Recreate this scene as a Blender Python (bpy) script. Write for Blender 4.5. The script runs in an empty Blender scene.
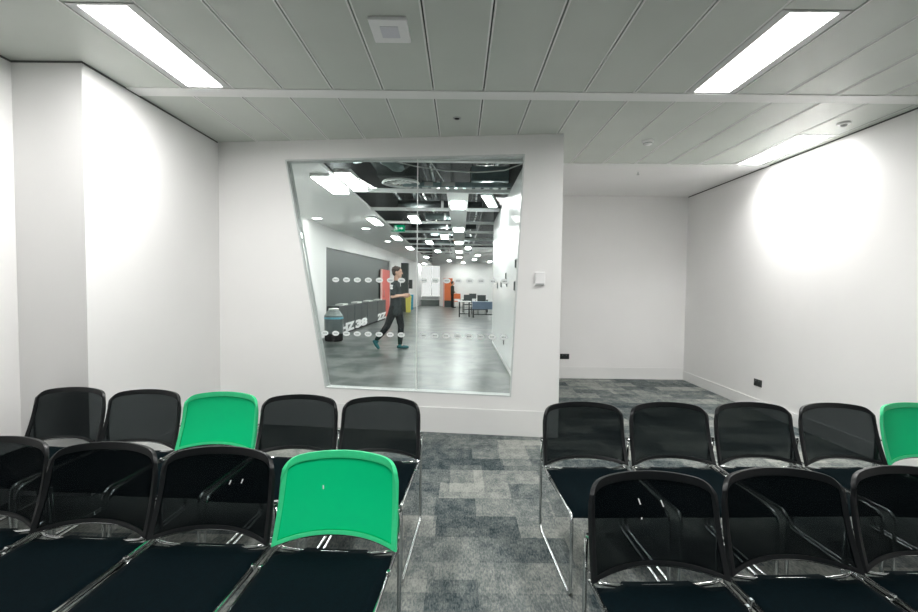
import bpy, bmesh, math, random
from mathutils import Vector, Matrix
random.seed(7)
PI = math.pi
scene = bpy.context.scene
COL = scene.collection

# ------------------------------------------------------------------ helpers
def tag(o, label=None, cat=None, group=None, kind=None):
    if label: o['label'] = label
    if cat: o['category'] = cat
    if group: o['group'] = group
    if kind: o['kind'] = kind
    return o

def empty(name, label, cat, loc=(0, 0, 0), rotz=0, group=None):
    o = bpy.data.objects.new(name, None)
    o.empty_display_size = .05
    COL.objects.link(o)
    o.location = loc
    o.rotation_euler = (0, 0, rotz)
    return tag(o, label, cat, group)

def obj(name, bm, m, parent=None, smooth=False, loc=None, rotz=None, bevel=0, sub=0):
    bmesh.ops.recalc_face_normals(bm, faces=bm.faces[:])
    me = bpy.data.meshes.new(name)
    bm.to_mesh(me)
    bm.free()
    ms = m if isinstance(m, (list, tuple)) else [m]
    for x in ms: me.materials.append(x)
    if smooth:
        for p in me.polygons: p.use_smooth = True
    o = bpy.data.objects.new(name, me)
    COL.objects.link(o)
    if parent: o.parent = parent
    if loc is not None: o.location = loc
    if rotz is not None: o.rotation_euler = (0, 0, rotz)
    if bevel:
        b = o.modifiers.new('bevel', 'BEVEL'); b.width = bevel; b.segments = 2; b.limit_method = 'ANGLE'
    if sub:
        s = o.modifiers.new('sub', 'SUBSURF'); s.levels = sub; s.render_levels = sub
    return o

def struct(name, bm, m, parent=None, **k):
    o = obj(name, bm, m, parent, **k)
    if parent is None: o['kind'] = 'structure'
    return o

def BM(): return bmesh.new()

def box(bm, x0, x1, y0, y1, z0, z1, mi=0):
    vs = [bm.verts.new(c) for c in ((x0,y0,z0),(x1,y0,z0),(x1,y1,z0),(x0,y1,z0),(x0,y0,z1),(x1,y0,z1),(x1,y1,z1),(x0,y1,z1))]
    for q in ((0,3,2,1),(4,5,6,7),(0,1,5,4),(1,2,6,5),(2,3,7,6),(3,0,4,7)):
        f = bm.faces.new([vs[i] for i in q]); f.material_index = mi
    return bm

def B(*a): return box(BM(), *a)

def prism(bm, poly, d):
    """extrude a planar loop of points by the vector d"""
    d = Vector(d)
    a = [bm.verts.new(p) for p in poly]
    b = [bm.verts.new(Vector(p) + d) for p in poly]
    bm.faces.new(a); bm.faces.new(b[::-1])
    n = len(a)
    for i in range(n):
        bm.faces.new((a[i], b[i], b[(i+1) % n], a[(i+1) % n]))
    return bm

def fillet(pts, r, n=5):
    """round the inner corners of a polyline"""
    pts = [Vector(p) for p in pts]
    out = [pts[0]]
    for i in range(1, len(pts)-1):
        p, a, b = pts[i], pts[i-1], pts[i+1]
        da, db = (a-p), (b-p)
        rr = min(r, da.length*.45, db.length*.45)
        A, Bp = p + da.normalized()*rr, p + db.normalized()*rr
        for k in range(n+1):
            t = k/n
            out.append(A*(1-t)**2 + p*2*t*(1-t) + Bp*t*t)
    out.append(pts[-1])
    return out

def tube(bm, pts, r, seg=8, closed=False):
    pts = [Vector(p) for p in pts]
    n = len(pts)
    rings = []
    prev = None
    for i, p in enumerate(pts):
        if closed: t = (pts[(i+1) % n] - pts[i-1]).normalized()
        else: t = (pts[min(i+1, n-1)] - pts[max(i-1, 0)]).normalized()
        if prev is None:
            u = t.cross(Vector((0, 0, 1)))
            if u.length < .05: u = t.cross(Vector((0, 1, 0)))
            u.normalize()
        else:
            u = (prev - t*prev.dot(t)).normalized()
        prev = u
        v = t.cross(u)
        rr = r[i] if isinstance(r, (list, tuple)) else r
        rings.append([bm.verts.new(p + (u*math.cos(2*PI*k/seg) + v*math.sin(2*PI*k/seg))*rr) for k in range(seg)])
    m = n if closed else n-1
    for i in range(m):
        a, b = rings[i], rings[(i+1) % n]
        for k in range(seg):
            bm.faces.new((a[k], a[(k+1) % seg], b[(k+1) % seg], b[k]))
    if not closed:
        bm.faces.new(rings[0][::-1]); bm.faces.new(rings[-1])
    return bm

def lathe(bm, prof, seg=24, c=(0, 0, 0), sx=1, sy=1, caps=True):
    c = Vector(c); rings = []
    for r, z in prof:
        if r < 1e-6: rings.append([bm.verts.new(c + Vector((0, 0, z)))])
        else: rings.append([bm.verts.new(c + Vector((sx*r*math.cos(2*PI*k/seg), sy*r*math.sin(2*PI*k/seg), z))) for k in range(seg)])
    for a, b in zip(rings, rings[1:]):
        for k in range(seg):
            q = [a[k % len(a)], a[(k+1) % len(a)], b[(k+1) % len(b)], b[k % len(b)]]
            q2 = []
            for v in q:
                if v not in q2: q2.append(v)
            if len(q2) > 2: bm.faces.new(q2)
    if caps and len(rings[0]) > 1: bm.faces.new(rings[0][::-1])
    if caps and len(rings[-1]) > 1: bm.faces.new(rings[-1])
    return bm

def ellipsoid(bm, c, r, rot=None, u=16, v=10):
    M = Matrix.Translation(Vector(c)) @ (rot.to_4x4() if rot else Matrix.Identity(4)) @ Matrix.Diagonal((r[0], r[1], r[2], 1))
    bmesh.ops.create_uvsphere(bm, u_segments=u, v_segments=v, radius=1, matrix=M)
    return bm

def capsule(bm, a, b, ra, rb, seg=12):
    """tapered limb with round ends"""
    a, b = Vector(a), Vector(b)
    d = (b-a).normalized()
    pts, rs = [], []
    for k in range(5):
        t = (k+.15)/4.15 * PI/2
        pts.append(a - d*ra*math.cos(t)); rs.append(ra*math.sin(t))
    for k in range(4, -1, -1):
        t = (k+.15)/4.15 * PI/2
        pts.append(b + d*rb*math.cos(t)); rs.append(rb*math.sin(t))
    return tube(bm, pts, rs, seg)

def copy_tree(o, parent=None):
    c = o.copy()
    COL.objects.link(c)
    c.parent = parent
    for ch in [x for x in COL.objects if x.parent == o]:
        copy_tree(ch, c)
    return c

def text_bm(txt, size, depth, align='CENTER'):
    cu = bpy.data.curves.new('lettering', 'FONT')
    cu.body = txt; cu.size = size; cu.extrude = depth; cu.align_x = align; cu.offset = .022
    t = bpy.data.objects.new('lettering', cu)
    COL.objects.link(t)
    dg = bpy.context.evaluated_depsgraph_get()
    me = bpy.data.meshes.new_from_object(t.evaluated_get(dg))
    bm = BM(); bm.from_mesh(me)
    bpy.data.objects.remove(t); bpy.data.curves.remove(cu); bpy.data.meshes.remove(me)
    return bm

# ------------------------------------------------------------------ materials
def mat(name, col, rough=.5, metal=0, spec=.5, coat=0, bump=None, noise=None, sheen=0):
    m = bpy.data.materials.new(name); m.use_nodes = True
    nt = m.node_tree; b = nt.nodes['Principled BSDF']
    b.inputs['Base Color'].default_value = (*col, 1)
    b.inputs['Roughness'].default_value = rough
    b.inputs['Metallic'].default_value = metal
    b.inputs['Specular IOR Level'].default_value = spec
    b.inputs['Coat Weight'].default_value = coat
    b.inputs['Sheen Weight'].default_value = sheen
    tc = nt.nodes.new('ShaderNodeTexCoord')
    if noise:
        sc, amt = noise
        n = nt.nodes.new('ShaderNodeTexNoise'); n.inputs['Scale'].default_value = sc; n.inputs['Detail'].default_value = 4
        nt.links.new(tc.outputs['Object'], n.inputs['Vector'])
        mr = nt.nodes.new('ShaderNodeMapRange')
        mr.inputs['From Min'].default_value = .3; mr.inputs['From Max'].default_value = .7
        mr.inputs['To Min'].default_value = 1-amt; mr.inputs['To Max'].default_value = 1+amt
        nt.links.new(n.outputs['Fac'], mr.inputs['Value'])
        mx = nt.nodes.new('ShaderNodeMix'); mx.data_type = 'RGBA'; mx.blend_type = 'MULTIPLY'
        mx.inputs['Factor'].default_value = 1
        mx.inputs['A'].default_value = (*col, 1)
        nt.links.new(mr.outputs['Result'], mx.inputs['B'])
        nt.links.new(mx.outputs['Result'], b.inputs['Base Color'])
    if bump:
        sc, st = bump
        n = nt.nodes.new('ShaderNodeTexNoise'); n.inputs['Scale'].default_value = sc
        nt.links.new(tc.outputs['Object'], n.inputs['Vector'])
        bp = nt.nodes.new('ShaderNodeBump'); bp.inputs['Strength'].default_value = st; bp.inputs['Distance'].default_value = .002
        nt.links.new(n.outputs['Fac'], bp.inputs['Height'])
        nt.links.new(bp.outputs['Normal'], b.inputs['Normal'])
    return m

def emit(name, col, s):
    m = bpy.data.materials.new(name); m.use_nodes = True
    nt = m.node_tree; nt.nodes.remove(nt.nodes['Principled BSDF'])
    e = nt.nodes.new('ShaderNodeEmission')
    e.inputs['Color'].default_value = (*col, 1); e.inputs['Strength'].default_value = s
    nt.links.new(e.outputs[0], nt.nodes['Material Output'].inputs[0])
    return m

def mesh_fabric(name, col, clear, rough=.6, scale=260):
    """open-weave net: a fine weave of threads, part of it holes"""
    m = mat(name, col, rough, spec=.08)
    nt = m.node_tree; b = nt.nodes['Principled BSDF']
    tc = nt.nodes.new('ShaderNodeTexCoord')
    v = nt.nodes.new('ShaderNodeTexVoronoi'); v.inputs['Scale'].default_value = scale
    v.inputs['Randomness'].default_value = .15
    nt.links.new(tc.outputs['Object'], v.inputs['Vector'])
    bp = nt.nodes.new('ShaderNodeBump'); bp.inputs['Strength'].default_value = .15; bp.inputs['Distance'].default_value = .001
    nt.links.new(v.outputs['Distance'], bp.inputs['Height'])
    nt.links.new(bp.outputs['Normal'], b.inputs['Normal'])
    tr = nt.nodes.new('ShaderNodeBsdfTransparent'); tr.inputs['Color'].default_value = (.92, .99, 1, 1)
    mx = nt.nodes.new('ShaderNodeMixShader'); mx.inputs[0].default_value = clear
    nt.links.new(b.outputs[0], mx.inputs[1]); nt.links.new(tr.outputs[0], mx.inputs[2])
    nt.links.new(mx.outputs[0], nt.nodes['Material Output'].inputs[0])
    return m

def glass_mat():
    m = bpy.data.materials.new('clear_glass'); m.use_nodes = True
    nt = m.node_tree; nt.nodes.remove(nt.nodes['Principled BSDF'])
    tr = nt.nodes.new('ShaderNodeBsdfTransparent'); tr.inputs['Color'].default_value = (.965, .985, .975, 1)
    gl = nt.nodes.new('ShaderNodeBsdfGlossy'); gl.inputs['Roughness'].default_value = 0
    fr = nt.nodes.new('ShaderNodeFresnel'); fr.inputs['IOR'].default_value = 1.3
    mx = nt.nodes.new('ShaderNodeMixShader')
    nt.links.new(fr.outputs[0], mx.inputs[0]); nt.links.new(tr.outputs[0], mx.inputs[1]); nt.links.new(gl.outputs[0], mx.inputs[2])
    nt.links.new(mx.outputs[0], nt.nodes['Material Output'].inputs[0])
    return m

def carpet_mat():
    m = bpy.data.materials.new('carpet_tiles'); m.use_nodes = True
    nt = m.node_tree; L = nt.links; b = nt.nodes['Principled BSDF']
    b.inputs['Roughness'].default_value = .95; b.inputs['Specular IOR Level'].default_value = .1
    tc = nt.nodes.new('ShaderNodeTexCoord')
    def brick(sx, sy, off, loc):
        mp = nt.nodes.new('ShaderNodeMapping'); mp.inputs['Location'].default_value = loc
        L.new(tc.outputs['Object'], mp.inputs['Vector'])
        k = nt.nodes.new('ShaderNodeTexBrick')
        k.inputs['Scale'].default_value = 1; k.inputs['Mortar Size'].default_value = 0
        k.inputs['Brick Width'].default_value = sx; k.inputs['Row Height'].default_value = sy
        k.offset = off
        k.inputs['Color1'].default_value = (0, 0, 0, 1); k.inputs['Color2'].default_value = (1, 1, 1, 1)
        L.new(mp.outputs[0], k.inputs['Vector'])
        return k.outputs['Color']
    def noise(scale, sy, detail=4, rough=.6):
        mp = nt.nodes.new('ShaderNodeMapping'); mp.inputs['Scale'].default_value = (1, sy, 1)
        L.new(tc.outputs['Object'], mp.inputs['Vector'])
        n = nt.nodes.new('ShaderNodeTexNoise'); n.inputs['Scale'].default_value = scale
        n.inputs['Detail'].default_value = detail; n.inputs['Roughness'].default_value = rough
        L.new(mp.outputs[0], n.inputs['Vector'])
        return n.outputs['Fac']
    def math_(op, a, c):
        k = nt.nodes.new('ShaderNodeMath'); k.operation = op
        for i, x in enumerate((a, c)):
            if isinstance(x, (int, float)): k.inputs[i].default_value = x
            else: L.new(x, k.inputs[i])
        return k.outputs[0]
    t1 = brick(.5, .25, .5, (.13, .07, 0))
    t2 = brick(.25, .5, .35, (.31, .22, 0))
    patch = math_('ADD', math_('MULTIPLY', t1, .42), math_('MULTIPLY', t2, .26))
    fine = noise(120, .30, 3, .75)
    mid = noise(13, .6, 6, .7)
    s = math_('ADD', patch, math_('ADD', math_('MULTIPLY', fine, 1.1), math_('MULTIPLY', mid, .95)))
    r = nt.nodes.new('ShaderNodeMapRange')
    r.inputs['From Min'].default_value = .98; r.inputs['From Max'].default_value = 1.72
    L.new(s, r.inputs['Value'])
    cr = nt.nodes.new('ShaderNodeValToRGB')
    e = cr.color_ramp.elements
    e[0].position = 0; e[0].color = CARPET[0]
    e[1].position = 1; e[1].color = CARPET[2]
    x = e.new(.45); x.color = CARPET[1]
    L.new(r.outputs[0], cr.inputs[0]); L.new(cr.outputs[0], b.inputs['Base Color'])
    bp = nt.nodes.new('ShaderNodeBump'); bp.inputs['Strength'].default_value = .5; bp.inputs['Distance'].default_value = .004
    L.new(fine, bp.inputs['Height']); L.new(bp.outputs[0], b.inputs['Normal'])
    return m

def concrete_mat():
    m = bpy.data.materials.new('polished_concrete'); m.use_nodes = True
    nt = m.node_tree; L = nt.links; b = nt.nodes['Principled BSDF']
    b.inputs['Specular IOR Level'].default_value = .38
    tc = nt.nodes.new('ShaderNodeTexCoord')
    n = nt.nodes.new('ShaderNodeTexNoise'); n.inputs['Scale'].default_value = 1.5; n.inputs['Detail'].default_value = 7
    n.inputs['Roughness'].default_value = .62; n.inputs['Distortion'].default_value = .4
    L.new(tc.outputs['Object'], n.inputs['Vector'])
    cr = nt.nodes.new('ShaderNodeValToRGB'); e = cr.color_ramp.elements
    e[0].position = .40; e[0].color = (.030, .044, .040, 1)
    e[1].position = .60; e[1].color = (.15, .16, .152, 1)
    L.new(n.outputs['Fac'], cr.inputs[0]); L.new(cr.outputs[0], b.inputs['Base Color'])
    mr = nt.nodes.new('ShaderNodeMapRange')
    mr.inputs['To Min'].default_value = .27; mr.inputs['To Max'].default_value = .33
    L.new(n.outputs['Fac'], mr.inputs['Value']); L.new(mr.outputs[0], b.inputs['Roughness'])
    return m

CARPET = ((.024, .040, .047, 1), (.130, .148, .146, 1), (.33, .34, .31, 1))
M = dict(
    wall=mat('white_wall_paint', (.845, .84, .832), .55, spec=.3, noise=(1.1, .02), bump=(60, .05)),
    trim=mat('white_satin_trim', (.81, .81, .80), .4, noise=(3, .015)),
    panel=mat('grey_metal_ceiling_panel', (.57, .605, .56), .45, spec=.4, noise=(2, .03), bump=(500, .1)),
    runner=mat('pale_ceiling_runner', (.82, .83, .81), .5, noise=(3, .02)),
    joint=mat('dark_joint', (.10, .105, .10), .8, noise=(5, .1)),
    lampframe=mat('lamp_frame', (.55, .56, .55), .35, noise=(6, .02)),
    chrome=mat('chrome', (.62, .64, .64), .14, metal=1, noise=(30, .05)),
    blackmesh=mesh_fabric('black_net', (.0008, .0020, .0028), .27),
    greenmesh=mesh_fabric('green_net', (.001, .60, .235), .10),
    blackrim=mat('black_plastic', (.0035, .005, .006), .42, spec=.35, noise=(40, .1)),
    greenrim=mat('green_plastic', (.03, .60, .25), .45, noise=(40, .05)),
    seat=mat('black_seat_cloth', (.0006, .0042, .0060), .85, spec=.05, noise=(80, .25), bump=(400, .3)),
    clip=mat('pale_grey_plastic', (.45, .46, .46), .4, noise=(50, .05)),
    mark=mat('white_mark', (.85, .85, .85), .6, noise=(90, .05)),
    alu=mat('grey_window_frame', (.62, .65, .64), .45, metal=.1, noise=(8, .04)),
    glass=glass_mat(),
    sticker=mat('frosted_white_sticker', (.80, .84, .83), .6, noise=(70, .05)),
    stickerdark=mat('grey_sticker_print', (.33, .37, .37), .6, noise=(70, .05)),
    whiteplastic=mat('white_plastic', (.86, .86, .86), .35, noise=(20, .02)),
    innercover=mat('pale_violet_cover', (.66, .66, .71), .4, noise=(20, .02)),
    black=mat('black_plastic_plate', (.012, .016, .016), .35, noise=(20, .1)),
    hole=mat('dark_hole', (.004, .004, .004), .8, noise=(20, .1)),
    carpet=carpet_mat(), concrete=concrete_mat(),
    gloss=mat('glossy_white_panel', (.80, .815, .81), .22, spec=.4, coat=0, noise=(1, .02)),
    darkwall=mat('dark_grey_feature_wall', (.055, .072, .070), .45, noise=(2, .12)),
    darkcab=mat('charcoal_cabinet', (.040, .052, .052), .4, noise=(3, .12)),
    paletop=mat('pale_lid', (.72, .73, .69), .4, noise=(8, .04)),
    slab=mat('dark_soffit_slab', (.006, .009, .009), .9, noise=(1.2, .35)),
    void=mat('dark_service_steel', (.028, .036, .036), .55, metal=.2, noise=(4, .25)),
    zinc=mat('galvanised_duct', (.17, .22, .22), .45, metal=.4, noise=(5, .12)),
    paleduct=mat('pale_blue_grey_duct', (.22, .30, .31), .4, metal=.3, noise=(5, .15)),
    soffit=mat('white_soffit_paint', (.90, .90, .89), .6, noise=(1, .015)),
    beam=mat('white_grid_beam', (.86, .88, .87), .5, noise=(4, .03)),
    cable=mat('white_cable', (.60, .62, .61), .5, noise=(20, .05)),
    red=mat('coral_red_panel', (.70, .12, .095), .5, noise=(3, .06)),
    orange=mat('orange_panel', (.80, .19, .06), .5, noise=(3, .06)),
    pink=mat('pale_pink_edge', (.78, .48, .44), .5, noise=(3, .04)),
    yellow=mat('yellow_bin_plastic', (.74, .66, .14), .45, noise=(6, .05)),
    blue=mat('blue_bin_plastic', (.02, .30, .45), .45, noise=(6, .05)),
    binbody=mat('dark_grey_bin', (.10, .125, .125), .35, noise=(6, .1)),
    binband=mat('blue_bin_stripe', (.12, .38, .48), .4, noise=(6, .05)),
    bintop=mat('grey_bin_hood', (.17, .20, .195), .35, noise=(6, .1)),
    exitgreen=emit('exit_sign_green', (.0, 1, .45), .055), exitwhite=emit('exit_sign_white', (.95, 1, .97), .19),
    tablegrey=mat('blue_grey_table_panel', (.13, .18, .25), .5, noise=(5, .06)),
    tablelight=mat('pale_table_top', (.60, .63, .62), .4, noise=(5, .04)),
    darksteel=mat('dark_table_leg', (.016, .022, .022), .5, noise=(9, .1)),
    skin=mat('skin', (.58, .36, .27), .55, noise=(25, .05)),
    hair=mat('brown_hair', (.050, .036, .028), .7, noise=(60, .35), bump=(150, .8)),
    tee=mat('dark_tee_shirt', (.028, .036, .038), .85, noise=(18, .2), bump=(25, .5)),
    trousers=mat('black_trousers', (.006, .009, .010), .85, noise=(18, .2)),
    shoe=mat('teal_trainer', (.015, .10, .115), .5, noise=(30, .1)),
    sole=mat('white_sole', (.62, .65, .65), .5, noise=(30, .05)),
    jacket=mat('dark_olive_jacket', (.030, .034, .026), .8, noise=(20, .2)),
    bench=mat('grey_bench', (.20, .23, .22), .5, noise=(5, .06)),
)
LAMP = emit('lamp_diffuser', (1, .985, .968), 4.2)
LAMP_HALL = emit('hall_lamp_diffuser', (.97, 1, .985), 9.5)
SPOT = emit('downlight_lens', (1, 1, .98), 5)

# ------------------------------------------------------------------ room dimensions
H = 2.889
XL, XLL, XR = -2.489, -2.951, 3.571
YC, YB = 3.151, 7.50
P0, P1 = Vector((-2.489, 4.899, 0)), Vector((.959, 4.507, 0))
U = (P1-P0).normalized(); N = Vector((U.y, -U.x, 0))     # N points to the camera
PL = (P1-P0).length
YBACK = -4.2                                              # the wall behind the camera

def W(u, z, d=0):                                         # a point on the glazed partition; d towards the room
    return P0 + U*u + N*d + Vector((0, 0, z))

# floor of the room: carpet up to the partition and into the alcove
bm = BM()
poly = [(XLL-.1, YBACK, -.05), (XR+.1, YBACK, -.05), (XR+.1, YB+.1, -.05), (.95, YB+.1, -.05), (.95, 4.53, -.05), (XL, 4.93, -.05), (XLL-.1, 4.93, -.05)]
prism(bm, poly, (0, 0, .05))
struct('floor', bm, M['carpet'])

struct('wall_left', B(XLL-.12, XLL, YBACK, YC, 0, H+.05), M['wall'])
bm = B(XLL-.12, XL, YC, 4.95, 0, H+.05)
struct('wall_left_pier', bm, M['wall'])
struct('wall_right', B(XR, XR+.12, YBACK, YB+.12, 0, H+.05), M['wall'])
struct('wall_back', B(.95, XR, YB, YB+.12, 0, H+.05), M['wall'])
struct('wall_rear', B(XLL, XR, YBACK-.12, YBACK, 0, H+.05), M['darkwall'])  # unseen wall, kept dark to cut bounce onto pier and ceiling

# glazed partition with its slanted opening
def uz(x, z):
    return ((Vector((x, 0, 0)).x - P0.x)/U.x, z)
OP = [uz(-1.776, 2.700), uz(.601, 2.708), uz(.507, .379), uz(-1.361, .397)]    # opening TL TR BR BL
def partition():
    bm = BM()
    T = .14
    out = [(0, 3.35), (PL, 3.35), (PL, 0), (0, 0)]
    def ring(d): return [bm.verts.new(W(u, z, d)) for u, z in out], [bm.verts.new(W(u, z, d)) for u, z in OP]
    fo, fi = ring(0); bo, bi = ring(-T)
    for i in range(4):
        j = (i+1) % 4
        bm.faces.new((fo[i], fo[j], fi[j], fi[i]))
        bm.faces.new((bo[i], bi[i], bi[j], bo[j]))
        bm.faces.new((fi[i], fi[j], bi[j], bi[i]))
        bm.faces.new((fo[i], bo[i], bo[j], fo[j]))
    return bm
struct('wall_front', partition(), M['wall'])

# alcove side wall, which is also the hall's glossy right wall
struct('wall_alcove', B(.835, .957, 4.66, 11.95, 0, 3.05), [M['wall']])
struct('wall_hall_right', B(.822, .8345, 4.68, 11.95, .10, 3.05), M['gloss'])

# baseboards
def bb(name, a, b, h, t=.008):
    a, b = Vector((*a, 0)), Vector((*b, 0)); d = (b-a).normalized(); n = Vector((d.y, -d.x, 0))*t
    bm = BM(); prism(bm, [a, b, b+n, a+n], (0, 0, h)); return struct(name, bm, M['trim'])
bb('baseboard_left', (XLL, YBACK), (XLL, YC), .17)
bb('baseboard_left_pier', (XLL, YC), (XL, YC), .17)
bb('baseboard_left_return', (XL, YC-.008), (XL, 4.9), .17)
bb('baseboard_front', (P0.x, P0.y), (P1.x, P1.y), .25)
bb('baseboard_back', (.957, YB), (XR, YB), .185)
bb('baseboard_right', (XR, YB), (XR, YBACK), .14)

# window
win = bpy.data.objects.new('window_1', None); COL.objects.link(win); win['kind'] = 'structure'
def loop_frame(off_in, d0, d1):
    """a bar that follows the slanted opening"""
    c = Vector((sum(p[0] for p in OP)/4, sum(p[1] for p in OP)/4))
    bm = BM()
    def inset(o):
        n = 4; res = []
        pts = [Vector(p) for p in OP]
        for i in range(n):
            p, a, b = pts[i], pts[i-1], pts[(i+1) % n]
            e1 = (p-a).normalized(); e2 = (b-p).normalized()
            n1 = Vector((e1.y, -e1.x)); n2 = Vector((e2.y, -e2.x))
            if (c-p).dot(n1) < 0: n1 = -n1
            if (c-p).dot(n2) < 0: n2 = -n2
            k = (n1+n2); k = k/ (1+n1.dot(n2))
            res.append(p + k*o)
        return res
    o, i = inset(0.0), inset(off_in)
    vs = [[bm.verts.new(W(p.x, p.y, d)) for p in r] for r, d in ((o, d0), (i, d0), (i, d1), (o, d1))]
    for a in range(4):
        for k in range(4):
            k2 = (k+1) % 4
            bm.faces.new((vs[a][k], vs[a][k2], vs[(a+1) % 4][k2], vs[(a+1) % 4][k]))
    return bm, i
bm, inn = loop_frame(.014, .003, -.10)
obj('window_frame', bm, M['alu'], win)
um = (uz(-.424, 0)[0] + uz(-.446, 0)[0])/2
def lerp_z(a, b, u): t = (u-a.x)/(b.x-a.x); return a.y + (b.y-a.y)*t
zt, zb = lerp_z(inn[0], inn[1], um), lerp_z(inn[3], inn[2], um)
GD = -.045
g = .004
for k in range(2):
    if k == 0: q = [inn[0], Vector((um-g, lerp_z(inn[0], inn[1], um-g))), Vector((um-g, lerp_z(inn[3], inn[2], um-g))), inn[3]]
    else: q = [Vector((um+g, lerp_z(inn[0], inn[1], um+g))), inn[1], inn[2], Vector((um+g, lerp_z(inn[3], inn[2], um+g)))]
    bm = BM(); prism(bm, [W(p.x, p.y, GD) for p in q], -N*.010)
    pane = obj('glass_pane', bm, M['glass'], win)
    # round stickers on the glass: two rows, a pale disc with a grey print in it
    bs, bd = BM(), BM()
    for zr in (1.50, .955):
        i = 0 if zr > 1.2 else -1
        while i < 18:
            uu = uz(-1.267, 0)[0] + .1137*i; i += 1
            zl = lambda a, b, z: a.x + (b.x-a.x)*(z-a.y)/(b.y-a.y)
            lo = zl(inn[3], inn[0], zr)+.05 if k == 0 else um+.05
            hi = um-.05 if k == 0 else zl(inn[2], inn[1], zr)-.05
            if not lo < uu < hi: continue
            prism(bs, [W(uu+.037*math.cos(a), zr+.025*math.sin(a), GD+.0003) for a in [2*PI*j/20 for j in range(20)]], N*.0008)
            for dx in (-.014, 0, .014):
                prism(bd, [W(uu+dx+x, zr+z, GD+.0012) for x, z in ((-.005, -.006), (.005, -.006), (.005, .006), (-.005, .006))], N*.0006)
    st = obj('glass_sticker', bs, M['sticker'], pane)
    obj('glass_sticker_print', bd, M['stickerdark'], pane)
bm = BM(); prism(bm, [W(um-g, zb, GD+.001), W(um+g, zb, GD+.001), W(um+g, zt, GD+.001), W(um-g, zt, GD+.001)], -N*.012)
obj('joint_strip', bm, M['beam'], win)

# ------------------------------------------------------------------ ceiling of the room
PW, X0 = .3705, .157
RUN = [(3.555, 3.70), (5.545, 5.655)]
bays = [(YBACK, -2.45), (-2.35, -.44), (-.34, 1.56), (1.68, 3.555), (3.70, 5.545), (5.655, YB)]
lamps = [(-6, 2.505, 3.545), (4, 2.505, 3.545), (8, 4.46, 5.54), (-1, .51, 1.55), (-1, -1.49, -.45)]  # last two are unseen, slot chosen to light the chair fronts
GAP = .0045
def pl_y(x): return P0.y + (x-P0.x)/(P1.x-P0.x)*(P1.y-P0.y) - .04      # plan line of the partition, just inside it
def plank(bm, x0, x1, y0, y1, z0, z1):
    """a ceiling plank that stops at the partition where it meets it"""
    if x0 < .957 < x1:
        plank(bm, x0, .957, y0, y1, z0, z1); plank(bm, .957, x1, y0, y1, z0, z1); return
    ya, yb_ = y1, y1
    if x1 <= .958:
        ya, yb_ = min(y1, pl_y(x0)+.06), min(y1, pl_y(x1)+.06)
        if min(ya, yb_) <= y0: return
    prism(bm, [(x0, y0, z0), (x1, y0, z0), (x1, yb_, z0), (x0, ya, z0)], (0, 0, z1-z0))
bm = BM()
for (y0, y1) in bays:
    if y0 > 5.6:
        bp = BM(); plank(bp, .957, XR, y0, y1, H, H+.02); struct('ceiling_alcove', bp, M['wall']); continue
    plank(bm, XLL, X0-6*PW-GAP, y0, y1, H, H+.02)
    for k in range(-6, 9):
        a, b = X0+k*PW+GAP, X0+(k+1)*PW-GAP
        hole = [l for l in lamps if l[0] == k and y0-.1 < l[1] < y1]
        if hole:
            _, l0, l1 = hole[0]
            plank(bm, a, b, y0, l0-.012, H, H+.02)
            if y1-l1 > .02: plank(bm, a, b, l1+.005, y1, H, H+.02)
        else: plank(bm, a, b, y0, y1, H, H+.02)
    plank(bm, X0+9*PW+GAP, XR, y0, y1, H, H+.02)
struct('ceiling', bm, M['panel'])
bm = BM()
for (y0, y1) in bays:
    if y0 > 5.6: continue
    for k in range(-6, 10):
        for sgn in (-1, 1):
            ya, yb_ = y0, y1
            if [l for l in lamps if l[0] == (k if sgn > 0 else k-1) and y0-.1 < l[1] < y1]: continue
            c = X0+k*PW+sgn*(GAP+.005)
            plank(bm, c-.005, c+.005, y0, y1, H-.003, H+.001)
struct('trim_51', bm, M['runner'])
bm = B(XR-.006, XR, YBACK, YB, H-.012, H-.001)
box(bm, XLL, XLL+.006, YBACK, YC, H-.012, H-.001); box(bm, XLL, XL+.006, YC-.006, YC, H-.012, H-.001); box(bm, XL, XL+.006, YC-.006, 4.88, H-.012, H-.001)
struct('trim_52', bm, M['joint'])
bm = BM(); plank(bm, XLL, XR, YBACK, YB, H+.075, H+.09)
struct('ceiling_backing', bm, M['joint'])
bm = BM()
for (y0, y1) in ((-2.45, -2.35), (-.44, -.34), (1.56, 1.68)) + tuple(RUN):
    plank(bm, XLL, XR, y0, y1, H-.006, H+.02)
struct('trim_1', bm, M['runner'])

def lamp(name, label, cx, y0, y1, w, z, m, group, rot=0, rim=.018, watts=0, spread=176, drop=.006, backz=.055):
    """recessed linear light: a frame and a glowing diffuser; the room's lights also hold a lamp"""
    cy, l = (y0+y1)/2, (y1-y0)
    t = empty(name, label, 'ceiling light', (cx, cy, z), rot, group)
    f = BM(); x, y, tk = w/2, l/2, .018
    for a in ((-x, -x+rim, -y, y), (x-rim, x, -y, y), (-x+rim, x-rim, -y, -y+tk), (-x+rim, x-rim, y-tk, y)):
        box(f, *a, -.002, backz)
    obj('light_frame', f, M['lampframe'], t)
    obj('diffuser', B(-x+rim, x-rim, -y+tk, y-tk, drop, .012), m, t)
    if watts:
        ld = bpy.data.lights.new('lamp_beam', 'AREA'); ld.shape = 'RECTANGLE'
        ld.size = w-2*rim-.01; ld.size_y = l-2*tk-.01; ld.energy = watts; ld.color = (1, .985, .968); ld.spread = math.radians(spread)
        lo = bpy.data.objects.new('lamp_beam', ld); COL.objects.link(lo); lo.parent = t; lo.location = (0, 0, drop-.002)
    return t
lab = {(-6, 2): 'long ceiling light near the left wall, shining above the pier',
       (4, 2): 'long ceiling light on the right side, between grey ceiling panels, the larger right one',
       (8, 4): 'long ceiling light close to the right wall, farther back'}
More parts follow.
